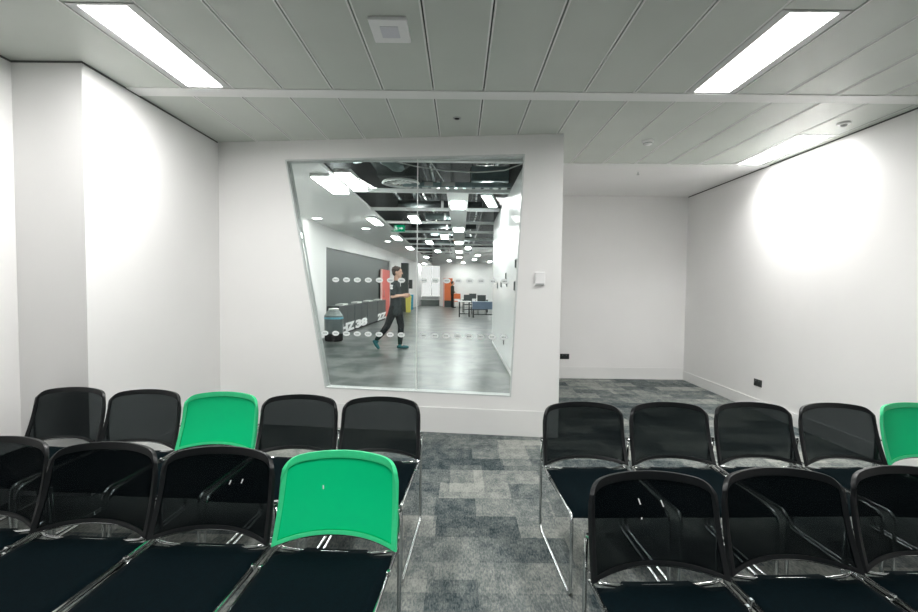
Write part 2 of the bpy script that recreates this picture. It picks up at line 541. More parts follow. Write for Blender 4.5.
for k, l0, l1 in lamps:
    cx = X0+(k+.5)*PW
    key = (k, int(l0)) if l0 > 2 else None
    if key == (4, 2): cx += 0.0
    lamp('ceiling_light', lab.get(key, 'unseen long ceiling light over mid-room behind the photo, ' + ('farther from the window' if l0 < -1 else 'nearer the window')),
         cx, l0, l1, PW-2*GAP, H, LAMP, 'room ceiling lights', rim=.053, watts=5.6 if k == 8 else 6.8, spread=140 if k == 8 else 176)

# small fittings on the ceiling
t = empty('ceiling_speaker', 'square white ceiling box, flush-mounted near the top of the photo', 'ceiling fitting', (-.408, 2.715, H), .0)
bm = B(-.105, .105, -.122, .122, -.022, 0); obj('housing', bm, M['whiteplastic'], t, bevel=.006)
obj('inner_cover', B(-.05, .05, -.06, .06, -.0245, -.021), M['innercover'], t, bevel=.004)
t = empty('ceiling_spot', 'small round black ceiling spot above the window', 'ceiling fitting', (-.043, 4.122, H))
obj('ring', lathe(BM(), [(.036, 0), (.036, -.006), (.026, -.008), (.024, -.002)], 24), M['clip'], t)
obj('lens', lathe(BM(), [(.024, -.002), (.018, -.010), (0, -.012)], 20), M['hole'], t, smooth=True)
t = empty('smoke_detector', 'white domed smoke detector on the ceiling right of the partition', 'smoke detector', (1.823, 4.70, H))
obj('base_plate', lathe(BM(), [(.055, 0), (.055, -.012), (.05, -.016), (0, -.016)], 24), M['whiteplastic'], t, smooth=False)
obj('dome', lathe(BM(), [(.042, -.016), (.042, -.024), (.036, -.034), (.02, -.042), (0, -.044)], 24), M['whiteplastic'], t, smooth=True)
obj('slit_ring', lathe(BM(), [(.0425, -.022), (.0435, -.023), (.0435, -.026), (.0425, -.027)], 24), M['bench'], t)
t = empty('ceiling_sensor', 'small round pale sensor on the ceiling beside the light at the right wall', 'ceiling fitting', (3.287, 4.144, H))
obj('base_plate', lathe(BM(), [(.05, 0), (.05, -.010), (.044, -.014), (0, -.014)], 24), M['whiteplastic'], t)
obj('dome', lathe(BM(), [(.026, -.014), (.022, -.026), (.012, -.034), (0, -.036)], 20), M['clip'], t, smooth=True)
t = empty('ceiling_sprinkler', 'tiny pale sprinkler hanging from the plain ceiling over the alcove', 'sprinkler', (2.192, 5.944, H+.002))
obj('escutcheon', lathe(BM(), [(.03, 0), (.028, -.006), (0, -.006)], 20), M['whiteplastic'], t)
obj('nozzle', lathe(BM(), [(.008, -.006), (.008, -.03), (.018, -.034), (.018, -.037), (0, -.037)], 16), M['chrome'], t)

# thermostat on the partition, sockets
t = empty('wall_switch', 'small white control box on the partition, right of the window', 'wall control', W((.762-P0.x)/U.x, 1.53, 0), math.atan2(U.y, U.x))
obj('housing', B(-.048, .048, -.028, 0, -.062, .062), M['whiteplastic'], t, bevel=.01)
obj('lower_lip', B(-.04, .04, -.034, -.026, -.060, -.046), M['clip'], t, bevel=.003)
def socket(label, loc, rot):
    t = empty('wall_socket', label, 'socket', loc, rot)
    obj('face_plate', B(-.073, .073, -.009, 0, -.042, .042), M['black'], t, bevel=.003)
    for sx in (-1, 1):
        obj('rocker', B(sx*.03-.006, sx*.03+.006, -.012, -.008, .014, .030), M['binbody'], t)
        bm = BM()
        for px, pz in ((0, .004), (-.011, -.016), (.011, -.016)): box(bm, sx*.034+px-.003, sx*.034+px+.003, -.0098, -.0088, pz-.004, pz+.004)
        obj('pin_holes', bm, M['hole'], t)
socket('black double socket low on the alcove back wall beside the partition edge', (1.675, YB, .35), 0)
socket('black double socket low on the right wall', (XR, 5.615, .336), -PI/2)

# ------------------------------------------------------------------ chairs
def back_point(u, v):
    """the net back: u across -1..1, v up 0..1"""
    au = abs(u)
    hw = .247 - .011*v
    x = u*hw
    zt_ = .757 - .020*au**2 - .042*au**13
    zb_ = .446 - .027*au**2.2
    z = zb_ + (zt_-zb_)*v
    x *= 1 - .03*max(0, v-.85)/.15*au**8
    y = .272 + .30*(z-.415) - .056*au**2.2 + .012*math.sin(v*PI)
    return Vector((x, y, z))

def back_normal(u, v):
    e = .01
    a = back_point(min(u+e, 1), v)-back_point(max(u-e, -1), v); b = back_point(u, min(v+e, 1))-back_point(u, max(v-e, 0))
    n = a.cross(b); n.normalize()
    return n

def solid_grid(us, vs, keep, th):
    bm = BM(); F, K = {}, {}
    def V(D, i, j, s):
        if (i, j) not in D:
            D[(i, j)] = bm.verts.new(back_point(us[i], vs[j]) + back_normal(us[i], vs[j])*s*th/2)
        return D[(i, j)]
    cells = {(i, j) for i in range(len(us)-1) for j in range(len(vs)-1) if keep((us[i]+us[i+1])/2, (vs[j]+vs[j+1])/2)}
    for i, j in cells:
        bm.faces.new([V(F, a, b, -1) for a, b in ((i, j), (i+1, j), (i+1, j+1), (i, j+1))])
        bm.faces.new([V(K, a, b, 1) for a, b in ((i, j), (i, j+1), (i+1, j+1), (i+1, j))])
        for (di, dj, p, q) in ((-1, 0, (i, j+1), (i, j)), (1, 0, (i+1, j), (i+1, j+1)), (0, -1, (i, j), (i+1, j)), (0, 1, (i+1, j+1), (i, j+1))):
            if (i+di, j+dj) not in cells:
                bm.faces.new((V(F, *p, -1), V(F, *q, -1), V(K, *q, 1), V(K, *p, 1)))
    return bm

RU, RT, RB = .93, .905, .045
us = sorted(set([round(math.sin(PI/2*k/14), 4) for k in range(-14, 15)] + [-RU, RU, -.96, .96]))
vs = sorted(set([round(.5-.5*math.cos(PI*k/18), 4) for k in range(19)] + [RT, RB]))
inner = lambda u, v: abs(u) < RU and RB < v < RT

def side_frame(s):
    wr, wf = .246, .229
    bm = BM()
    path = fillet([(s*wr, .300, .555), (s*wr, .306, .40), (s*(wr-.003), .312, .010), (s*(wf+.004), -.322, .010), (s*wf, -.312, .392), (s*(wr-.008), .255, .396)], .045, 6)
    tube(bm, path, .0085, 8)
    return bm

def make_chair(col):
    mesh_m, rim_m = (M['greenmesh'], M['greenrim']) if col == 'green' else (M['blackmesh'], M['blackrim'])
    t = empty('stacking_chair', 'chair', 'chair')
    # seat: a thin upholstered pad, slightly dished, wider at the rear
    bm = BM(); nu, nv = 12, 12; top, bot = {}, {}
    for i in range(nu+1):
        for j in range(nv+1):
            a = -1+2*i/nu; b = -1+2*j/nv
            r = (max(abs(a), abs(b)))
            y = -.045 + (.275 if b < 0 or abs(a) > .66 else .275+.042*min(1, (.66-abs(a))/.16))*b
            x = a*(.227 + .016*(b+1)/2)
            if abs(a) > .8 and abs(b) > .8: x *= .985; y = -.045 + .275*b*.99
            edge = max(0, (r-.78)/.22)
            zc_ = .412 - .010*(1-a*a)*(.5+.5*b) - .012*edge**2 - (.018*max(0, -b-.6)/.4)
            top[i, j] = bm.verts.new((x, y, zc_)); bot[i, j] = bm.verts.new((x, y, .380))
    for i in range(nu):
        for j in range(nv):
            bm.faces.new((top[i, j], top[i+1, j], top[i+1, j+1], top[i, j+1]))
            bm.faces.new((bot[i, j], bot[i, j+1], bot[i+1, j+1], bot[i+1, j]))
    for i in range(nu):
        bm.faces.new((top[i, 0], bot[i, 0], bot[i+1, 0], top[i+1, 0])); bm.faces.new((top[i, nv], top[i+1, nv], bot[i+1, nv], bot[i, nv]))
        bm.faces.new((top[0, i], top[0, i+1], bot[0, i+1], bot[0, i])); bm.faces.new((top[nu, i], bot[nu, i], bot[nu, i+1], top[nu, i+1]))
    obj('seat', bm, M['seat'], t, smooth=True)
    r = obj('backrest', solid_grid(us, vs, lambda u, v: not inner(u, v), .016), rim_m, t, smooth=False, bevel=.004)
    tag(r, 'thick %s plastic rim of the backrest' % col)
    for p in r.data.polygons: p.use_smooth = True
    n = obj('backrest_net', solid_grid(us, vs, inner, .003), mesh_m, r, smooth=True)
    tag(n, 'see-through %s net stretched in the rim' % col)
    for s in (-1, 1):
        tag(obj('side_frame', side_frame(s), M['chrome'], t, smooth=True), 'chrome sled leg')
    # thin chrome arch standing for the highlight under the backrest, cross bar behind the seat, cross bar under the seat front
    arch = [back_point(-1+2*k/20, 0) + Vector((0, .005, -.004)) for k in range(21)]
    arch = [Vector((-.246, .304, .425))] + arch[1:-1] + [Vector((.246, .304, .425))]
    obj('arch_highlight', tube(BM(), arch, .0045, 8), M['chrome'], t, smooth=True)
    obj('rear_bar', tube(BM(), fillet([(-.245, .27, .398), (-.20, .247, .398), (-.13, .247, .389), (.13, .247, .389), (.20, .247, .398), (.245, .27, .398)], .03), .0075, 8), M['chrome'], t, smooth=True)
    obj('front_bar', tube(BM(), [(-.232, -.285, .372), (.232, -.285, .372)], .0075, 8), M['chrome'], t, smooth=True)
    for s in (-1, 1):
        c = BM()
        tube(c, [(s*.234, .272, .548), (s*.247, .298, .548)], .006, 10)
        tube(c, [(s*.2455, .300, .538), (s*.2455, .300, .562)], .0095, 10)
        obj('back_joint', c, M['chrome'], t, smooth=False)
        obj('link_clip', B(s*.240-.008, s*.240+.008, .105, .125, .388, .407), M['chrome'], t, bevel=.004)
    return t

black_chair = make_chair('black')
green_chair = make_chair('green')
used = set()
def place_chair(col, x, y, rot, label, group, marks=()):
    src = green_chair if col == 'green' else black_chair
    if col not in used: t = src; used.add(col)
    else: t = copy_tree(src)
    # x, y is where the top middle of the backrest stands
    d = Vector((0, .366)); c, s = math.cos(rot), math.sin(rot)
    t.location = (x - (c*0 - s*.366), y - (s*0 + c*.366), 0)
    t.rotation_euler = (0, 0, rot)
    tag(t, label, 'chair', group)
    for mk in marks:  # small white ticks and dots laid on the net
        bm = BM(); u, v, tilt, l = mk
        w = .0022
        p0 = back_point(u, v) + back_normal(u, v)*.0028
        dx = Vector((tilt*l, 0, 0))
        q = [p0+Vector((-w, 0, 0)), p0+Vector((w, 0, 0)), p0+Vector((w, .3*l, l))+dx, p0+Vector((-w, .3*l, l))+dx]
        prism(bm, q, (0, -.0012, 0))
        tag(obj('net_mark', bm, M['mark'], t), 'small white scuff on the net')
    return t

RL, RR = -math.radians(2.6), math.radians(2.0)
g1, g2, g3, g4 = 'chairs in the far left row', 'chairs in the near left row', 'chairs in the far right row', 'chairs in the near right row'
PLACE = [
    ('black', -2.505, 3.085, RL, 'black chair at the wall end of the far left row, before the pier', g1),
    ('black', -1.997, 3.045, RL, 'black chair in the far left row, wall-side neighbour of the green one', g1),
    ('green', -1.488, 3.000, RL, 'green chair in the middle of the far left row, before the white partition', g1),
    ('black', -.979, 2.950, RL, 'black chair under the window, between the far left green chair and the aisle-end chair', g1),
    ('black', -.470, 2.917, RL, 'black chair under the window at the aisle end of the far left row', g1),
    ('black', -1.998, 2.080, RL, 'black chair cut off by the photo edge, in the near left row', g2),
    ('black', -1.490, 2.020, RL, 'black chair in the near left row, second before the green one', g2),
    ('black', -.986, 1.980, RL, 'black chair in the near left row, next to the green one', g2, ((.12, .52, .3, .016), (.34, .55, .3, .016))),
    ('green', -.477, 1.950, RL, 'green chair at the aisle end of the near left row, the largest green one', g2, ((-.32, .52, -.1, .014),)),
    ('black', .738, 2.846, RR, 'black chair at the aisle end of the far right row', g3),
    ('black', 1.255, 2.863, RR, 'black chair in the far right row, second from the aisle', g3),
    ('black', 1.770, 2.886, RR, 'black chair in the far right row, third from the aisle', g3),
    ('black', 2.280, 2.892, RR, 'black chair in the far right row, neighbour of the green one', g3),
    ('green', 2.795, 2.922, RR, 'green chair in the far right row, cut off by the photo edge', g3),
    ('black', .714, 1.765, RR, 'black chair at the aisle end of the near right row, white marks on its back', g4, ((-.12, .62, -.3, .020), (.24, .60, -.35, .022), (-.12, .46, .2, .006))),
    ('black', 1.225, 1.815, RR, 'black chair in the near right row, second from the aisle', g4),
    ('black', 1.735, 1.850, RR, 'black chair in the near right row, cut off by the photo edge', g4),
]
for a in PLACE: place_chair(*a)

# ------------------------------------------------------------------ hall beyond the glass
ZC, ZS, YE = 3.05, 4.2, 36.0
bm = BM(); prism(bm, [(XLL-1.6, 4.95, -.06), (XL, 4.94, -.06), (.95, 4.545, -.06), (.95, 7.6, -.06), (7, 7.62, -.06), (7, YE, -.06), (XLL-1.6, YE, -.06)], (0, 0, .058))
struct('floor_hall', bm, M['concrete'])
def wl(y): return -3.7 + (y-13.1)*.035                        # plan line of the hall's left wall
bm = BM(); prism(bm, [(wl(4.9), 4.96, 0), (wl(13.1), 13.1, 0), (wl(13.1)-.3, 13.1, 0), (wl(4.9)-.3, 4.96, 0)], (0, 0, ZC))
prism(bm, [(wl(13.1), 13.1, 2.48), (wl(22.8), 22.8, 2.60), (wl(22.8)-.3, 22.8, 2.60), (wl(13.1)-.3, 13.1, 2.48)], (0, 0, ZC-2.48))
prism(bm, [(wl(22.8), 22.8, 0), (wl(YE), YE, 0), (wl(YE)-.3, YE, 0), (wl(22.8)-.3, 22.8, 0)], (0, 0, ZC))
struct('wall_hall_left', bm, M['wall'])
bm = BM(); prism(bm, [(wl(13.1)-.08, 13.1, 0), (wl(22.8)-.08, 22.8, 0), (wl(22.8)-.25, 22.8, 0), (wl(13.1)-.25, 13.1, 0)], (0, 0, 2.62))
struct('wall_hall_feature', bm, M['darkwall'])
struct('wall_hall_end', B(-1.45, 7, YE-2.4, YE-2.25, 0, ZS), M['wall'])
struct('wall_hall_end_recess', B(-4.5, -1.30, YE-.15, YE, 0, ZS), M['wall'])
struct('wall_hall_far_right', B(7, 7.12, 7.6, YE, 0, ZS), M['wall'])
struct('wall_hall_cross', B(.835, 7, 11.95, 12.07, 0, ZC), M['wall'])
struct('wall_hall_upper', B(.835, .957, 4.66, 12.07, ZC, ZS), M['slab'])
bm = BM(); prism(bm, [(-1.87, 4.98, ZC), (-2.12, YE, ZC), (-4.6, YE, ZC), (-4.6, 4.98, ZC)], (0, 0, .05))
struct('ceiling_hall_soffit', bm, M['soffit'])
bm = BM(); prism(bm, [(-1.87, 4.98, ZC+.05), (-2.12, YE, ZC+.05), (-2.18, YE, ZC+.05), (-1.93, 4.98, ZC+.05)], (0, 0, ZS-ZC-.05))
struct('wall_hall_soffit_riser', bm, M['slab'])
struct('ceiling_hall_slab', B(-4.6, 7.12, 4.6, YE, ZS, ZS+.1), M['slab'])
struct('wall_hall_over_window', B(-1.95, .84, 4.98, 5.02, 3.20, ZS), M['slab'])
# white grid beams across the open ceiling
ys = [5.45, 6.19, 8.23, 10.20, 12.30, 14.40, 16.55] + [18.65+2.1*i for i in range(8)]
for i, y in enumerate(ys):
    x1 = .835 if y < 11.9 else 7
    o = struct('trim_%d' % (i+2), B(-1.90-.006*(y-5), x1, y-.045, y+.045, ZC, ZC+.06), M['beam'])
# pale panel strip down the middle
bm = BM()
for y0, y1 in zip(ys[2:-1], ys[3:]):
    la = {8.23: (9.0, 9.9), 12.30: (13.1, 14.0), 16.55: (17.3, 18.2)}
    box(bm, -.25, -.21, y0, y1, ZC+.0, ZC+.05); box(bm, .09, .13, y0, y1, ZC+.0, ZC+.05)
struct('trim_40', bm, M['beam'])
hl = 'hall ceiling lights'
i = 0
mid = [(9.0, 9.9), (13.1, 14.0), (17.2, 18.1), (21.8, 22.7), (26.0, 26.9)]
for j, (a, b) in enumerate(mid):
    lamp('ceiling_light', 'square hall light in the pale middle strip, ' + ('nearest the window', 'second from the window', 'third from the window', 'fourth from the window', 'farthest from the window')[j], -.06, a, b, .30, ZC-.0, LAMP_HALL, hl, drop=-.014)
# infill panels of the middle strip beside those lights
bm = BM(); e = ys[2]+.045
for a, b in mid:
    box(bm, -.21, .09, e, a-.002, ZC+.005, ZC+.03); e = b+.002
box(bm, -.21, .09, e, ys[-1], ZC+.005, ZC+.03)
struct('ceiling_hall_strip', bm, M['beam'])
lamp('ceiling_light', 'long hall light on the white soffit, outer one of the bright pair', -2.04, 6.88, 8.14, .29, ZC-.045, LAMP_HALL, hl, drop=-.014, backz=.045)
lamp('ceiling_light', 'long hall light just inside the open ceiling, the inner one of the bright pair', -1.70, 6.82, 8.10, .25, ZC, LAMP_HALL, hl, drop=-.014)
lamp('ceiling_light', 'single slanted hall light hanging near the glossy right wall', .545, 8.40, 9.68, .20, ZC, LAMP_HALL, hl, rot=-.168)
for x, a, b, lb in ((-2.10, 11.1, 12.3, 'hall light on the soffit edge before the green exit sign'), (-2.10, 15.1, 16.3, 'hall light on the soffit edge just beyond the green exit sign'),
                    (-2.10, 19.2, 20.4, 'hall light on the soffit edge, farthest of that row')):
    lamp('ceiling_light', lb, x, a, b, .24, ZC-.045, LAMP_HALL, hl, drop=-.014, backz=.045)
for x, a, b, lb in ((-1.12, 11.0, 12.2, 'hall light in the open ceiling, seen at the glass joint'), (-.52, 15.0, 16.2, 'hall light in the open ceiling, left beside the middle strip'),
                    (-1.05, 21.4, 22.6, 'hall light in the open ceiling, deep in the hall left of the strip'), (.32, 19.4, 20.6, 'hall light in the open ceiling, right beside the middle strip'),
                    (-1.15, 17.0, 18.2, 'hall light in the open ceiling, between soffit and strip'), (.9, 24.0, 25.2, 'hall light in the open ceiling above the far tables'), (.85, 28.0, 29.2, 'small far hall light before the end wall'),
                    (-.70, 29.5, 30.7, 'added hall light in the open ceiling above the far person'), (-1.9, 26.0, 27.2, 'added hall light beside the dark pillar'), (1.9, 30.2, 31.4, 'added hall light before the end wall, right of the small one'),  # extra lamps added to brighten the far end
            (-2.6, 33.9, 35.1, 'added hall light over the far grey bench'), (.2, 31.8, 33.0, 'added hall light close to the end wall, right of the far person'), (2.9, 31.8, 33.0, 'added hall light close to the end wall over the hidden corner'), (1.9, 18.5, 19.7, 'added hall light over the blue-grey table'), (2.2, 25.5, 26.7, 'added hall light past the blue-grey table'),  # more added lamps, for the end wall, bench and tables
            (3.5, 15, 16.2, 'hall light over the hidden side bay'), (3.5, 22, 23.2, 'hall light over the hidden side bay, farther one')):  # unseen lamps added to light the side bay
    lamp('ceiling_light', lb, x, a, b, .24, ZC, LAMP_HALL, hl, drop=-.014)
for x, y, lb in ((-3.47, 11.5, 'round downlight in the white soffit, nearest the window'), (-2.68, 13.45, 'round downlight in the white soffit over the grey cabinets'), (-2.64, 17.3, 'round downlight in the white soffit, farthest one')):
    t = empty('downlight', lb, 'downlight', (x, y, ZC), 0, 'soffit downlights')
    obj('bezel', lathe(BM(), [(.13, 0), (.13, -.008), (.11, -.012), (.11, -.001)], 24), M['whiteplastic'], t)
    obj('lens', lathe(BM(), [(.11, -.004), (.08, -.010), (0, -.012)], 24), SPOT, t)

# services above the grid
def hang(t, spots, z0, base):
    for x, y in spots:
        obj('hanger_rod', tube(BM(), [(x, y, z0), (x, y, ZS-base)], .006, 6), M['void'], t)
t = empty('air_duct', 'pale rectangular air duct in the open ceiling above the glossy wall', 'duct', (.47, 8.05, 3.20))
obj('duct_body', B(-.30, .34, 0, .55, .02, .27), M['paleduct'], t, bevel=.01)
obj('flange', B(-.32, .36, .20, .24, .0, .29), M['void'], t)
hang(t, ((-.28, .1), (.32, .1)), .26, 3.20)
t = empty('ceiling_diffuser', 'round swirl air diffuser plate in the open ceiling by the glass joint', 'air diffuser', (-.98, 7.75, 3.10))
obj('ring', lathe(BM(), [(.29, .03), (.31, 0), (.28, -.012), (.275, .01), (.29, .03)], 32, caps=False), M['beam'], t)
bm = BM()
for k in range(16):
    a = 2*PI*k/16
    tube(bm, [(.06*math.cos(a), .06*math.sin(a), .01), (.24*math.cos(a+.3), .24*math.sin(a+.3), .01)], .006, 6)
obj('swirl_vanes', bm, M['beam'], t)
obj('hub', lathe(BM(), [(.06, 0), (.06, .03), (0, .03)], 20), M['beam'], t)
obj('plenum', B(-.33, .33, -.33, .33, .05, .32), M['void'], t)
hang(t, ((-.3, -.3), (.3, -.3)), .31, 3.10)
t = empty('flexible_duct', 'crumpled silver flexible duct above the bright pair of hall lights', 'duct', (-1.35, 7.1, 3.35))
pts = [(-.25+.07*k, .12*math.sin(k*.7), .10*math.sin(k*.5)) for k in range(11)]
obj('hose', tube(BM(), [Vector(p) for p in pts], [.10+.018*(k % 2) for k in range(11)], 14), M['zinc'], t)
obj('collar', tube(BM(), [pts[-1], (.55, 0, -.05)], .085, 14), M['void'], t)
hang(t, ((0, .05),), .05, 3.35)
for j, (x, z, r, lb) in enumerate(((-1.55, 3.62, .05, 'dark pipe run nearest the soffit in the open ceiling'), (-1.2, 3.85, .09, 'thick dark pipe in the open ceiling, beside the soffit pipe'), (-.6, 3.7, .04, 'thin dark pipe high in the middle of the open ceiling'),
                     (.72, 3.9, .05, 'dark pipe above the right wall in the open ceiling'))):
    t = empty('service_pipe', lb, 'pipe', (x, 20, z), 0, 'service pipes in the open ceiling')
    obj('pipe', tube(BM(), [(0, -14, 0), (0, 13, 0)], r, 12), M['void'], t, smooth=True)
    for k in range(5): obj('pipe_hanger', B(-.012, .012, -12+5*k, -11.97+5*k, r, ZS-z), M['void'], t)
for j, (x, lb) in enumerate(((-.85, 'dark cable tray left of the middle strip'), (.42, 'dark cable tray right of the middle strip'))):
    t = empty('cable_tray', lb, 'cable tray', (x, 20, 3.60), 0, 'cable trays')
    bm = B(-.15, -.14, -14, 13, 0, .06); box(bm, .14, .15, -14, 13, 0, .06); obj('side_rail', bm, M['void'], t)
    bm = BM()
    for k in range(54): box(bm, -.14, .14, -14+k*.5, -13.96+k*.5, 0, .012)
    obj('rungs', bm, M['void'], t)
    hang(t, [(sx*.145, -11.5+4*k) for sx in (-1, 1) for k in range(6)], .05, 3.60)
    obj('tray_cables', tube(BM(), [(.05*math.sin(k*.8), -14+k*.9, .03) for k in range(31)], .022, 8), M['cable'], t)
for j, y in enumerate((9.3, 11.4, 13.4, 15.5, 17.6, 19.7, 21.8)):
    t = empty('service_duct', 'pale cross duct in the open ceiling, number %s from the window' % ('one', 'two', 'three', 'four', 'five', 'six', 'seven')[j], 'duct', (-.45, y, 3.30), 0, 'cross ducts')
    t['label'] = 'pale cross duct in the open ceiling, %s from the window' % ('first', 'second', 'third', 'fourth', 'fifth', 'sixth', 'seventh')[j]
    sx = 1.15 if j % 2 else .75
    obj('duct_body', tube(BM(), [(-sx+.1*(j % 3), 0, .1), (sx-.2, .1, .1)], .085, 12), M['zinc'] if j % 2 == 0 else M['void'], t, smooth=True)
    hang(t, ((-.05, .05), (.25, .05)), .17, 3.30)
    obj('duct_band', tube(BM(), [(-.03, .045, .1), (.03, .05, .1)], .095, 12), M['beam'], t)
t = empty('cable_tray', 'pale perforated cable tray crossing under the pale air duct', 'cable tray', (.0, 7.80, 3.06))
obj('side_rail', B(-.95, .80, -.01, .0, 0, .07), M['paleduct'], t)
bm = BM()
for k in range(12): box(bm, -.93+.145*k, -.84+.145*k, 0, .16, .0, .012)
obj('rungs', bm, M['clip'], t)
for a, b in ((-.6, -.46), (-.32, -.1), (.05, .2), (.36, .72)): obj('clipped_box', B(a, b, -.03, .10, .015, .075), M['clip'] if a < 0 else M['paleduct'], t)
hang(t, ((-.9, .02), (.78, .02)), .06, 3.06)
# loose white cable drooping across the top of the window
pts = [(-1.90, 6.1, 3.20), (-1.4, 6.1, 3.14), (-1.0, 6.1, 3.06), (-.6, 6.1, 2.97), (-.2, 6.1, 2.915), (.2, 6.1, 2.90), (.55, 6.1, 2.93), (.836, 6.12, 3.04)]
sm = []
for a, b in zip(pts, pts[1:]):
    for k in range(4): sm.append(Vector(a).lerp(Vector(b), k/4))
sm.append(Vector(pts[-1]))
tag(obj('loose_cable', tube(BM(), sm, .008, 8), M['cable'], smooth=True), 'white cable sagging across the top of the window view', 'cable')
tag(obj('loose_cable', tube(BM(), [(-.62, 7.0, 3.6), (-.50, 7.0, 3.3), (-.42, 7.02, 3.22), (-.3, 7.95, 3.20), (-.25, 9.1, 3.16), (-.2, 9.6, 3.10)], .010, 8), M['cable'], smooth=True), 'pale cable hanging steeply beside the glass joint', 'cable')

# exit sign
t = empty('exit_sign', 'green exit sign with running figure and arrow hanging under the soffit edge', 'exit sign', (-1.84, 13.95, 3.12))
obj('sign_body', B(-.20, .20, -.02, .02, -.095, .095), M['exitgreen'], t, bevel=.004)
bm = BM()
def flat(pts): prism(bm, [(x, -.021, z) for x, z in pts], (0, -.002, 0))
flat([(.03, .012), (.10, .012), (.10, .04), (.155, 0), (.10, -.04), (.10, -.012), (.03, -.012)])
obj('arrow', bm, M['exitwhite'], t)
bm = BM()
flat([(-.165, -.07), (-.10, -.07), (-.10, .07), (-.165, .07)])
obj('door_symbol', bm, M['exitwhite'], t)
bm = BM()
prism(bm, [(-.055+.016*math.cos(a), -.021, .055+.016*math.sin(a)) for a in [2*PI*k/12 for k in range(12)]], (0, -.002, 0))
flat([(-.085, .030), (-.045, .036), (-.030, -.005), (-.055, -.012), (-.07, .0)])
flat([(-.055, -.012), (-.030, -.005), (-.010, -.035), (-.018, -.07), (-.03, -.07), (-.026, -.04), (-.045, -.03)])
flat([(-.055, -.012), (-.045, -.03), (-.07, -.055), (-.09, -.055), (-.09, -.045), (-.075, -.043)])
flat([(-.045, .036), (-.020, .012), (.0, .014), (.0, .004), (-.026, .001), (-.04, .015)])
obj('running_figure', bm, M['exitwhite'], t)
bm = BM()
for x in (-.15, .15): tube(bm, [(x, 0, .095), (x, 0, .28)], .005, 6)
obj('hanger', bm, M['beam'], t)

# grey cabinets along the feature wall
ang = math.atan(.035)
cabs = [(14.2, 'HZ', 'charcoal cabinet behind the litter bin, nearest of the row'), (15.92, '38', 'charcoal cabinet second in the row along the dark wall'), (17.64, '', 'charcoal cabinet third in the row along the dark wall'), (19.36, '2Z', 'charcoal cabinet farthest in the row along the dark wall')]
for y, txt, lb in cabs:
    t = empty('low_cabinet', lb + ', pale lid on top', 'cabinet', (wl(y)+.13, y, 0), -ang, 'low cabinets along the dark wall')
    obj('cabinet_body', B(-.20, .16, -.84, .84, .06, .84), M['darkcab'], t, bevel=.01)
    obj('plinth', B(-.18, .13, -.82, .82, 0, .06), M['hole'], t)
    obj('pale_lid', B(-.12, .10, -.30, .30, .84, .885), M['paletop'], t, bevel=.008)
    obj('door_gap', B(.1595, .1615, -.004, .004, .30, .80), M['hole'], t)
    if txt:
        bm = text_bm(txt, .34, .002)
        bmesh.ops.scale(bm, vec=({'HZ': 3.0, '38': 4.6, '2Z': 4.0}[txt], .95, 1), verts=bm.verts[:])
        bmesh.ops.rotate(bm, matrix=Matrix.Rotation(PI/2, 3, 'X'), verts=bm.verts[:])
        bmesh.ops.rotate(bm, matrix=Matrix.Rotation(PI/2, 3, 'Z'), verts=bm.verts[:])
        bmesh.ops.translate(bm, vec=(.1635, 0, .075), verts=bm.verts[:])
        obj('lettering', bm, M['mark'], t)
# litter bin
t = empty('litter_bin', 'dark grey litter bin with a blue stripe and pale lid by the white wall', 'bin', (-3.24, 12.15, 0))
obj('bin_body', lathe(BM(), [(.215, .05), (.235, .25), (.24, .62), (.235, .66), (0, .66)], 24, sx=1, sy=.9), M['binbody'], t, smooth=False)
obj('bin_base', lathe(BM(), [(.20, 0), (.222, .03), (.222, .20), (.20, .20)], 24, sx=1.04, sy=.95), M['hole'], t)
obj('stripe', lathe(BM(), [(.240, .57), (.245, .573), (.245, .615), (.240, .618)], 24, sx=1, sy=.9), M['binband'], t)
obj('hood', lathe(BM(), [(.235, .66), (.20, .70), (.15, .78), (.13, .80), (0, .80)], 24, sx=1, sy=.9), M['bintop'], t)
obj('pale_lid', lathe(BM(), [(.12, .80), (.14, .825), (.11, .845), (0, .85)], 24), M['paletop'], t)
# red panel, dark pillar, recycling bins
t = empty('door_panel', 'coral red door leaf with a pale edge at the end of the dark wall', 'door', (wl(21.5)+.0, 21.5, 0), -ang)
obj('leaf', B(-.02, .02, -.75, 1.05, 0, 2.15), M['red'], t)
obj('pale_edge', B(-.02, .03, -.97, -.76, 0, 2.15), M['pink'], t)
obj('pull_handle', tube(BM(), fillet([(.02, -.55, .95), (.07, -.55, .95), (.07, -.55, 1.2), (.02, -.55, 1.2)], .02), .012, 8), M['chrome'], t)
struct('wall_hall_pillar', B(-3.34, -2.86, 26.0, 26.5, 0, 2.68), M['darkwall'])
t = empty('wall_monitor', 'dark box screen bracketed on the side of the dark pillar', 'screen', (-2.86, 26.2, 1.55))
obj('arm', B(0, .06, -.03, .03, -.03, .03), M['hole'], t)
obj('screen_case', B(.04, .22, -.12, .12, -.27, .22), M['darkcab'], t, bevel=.01)
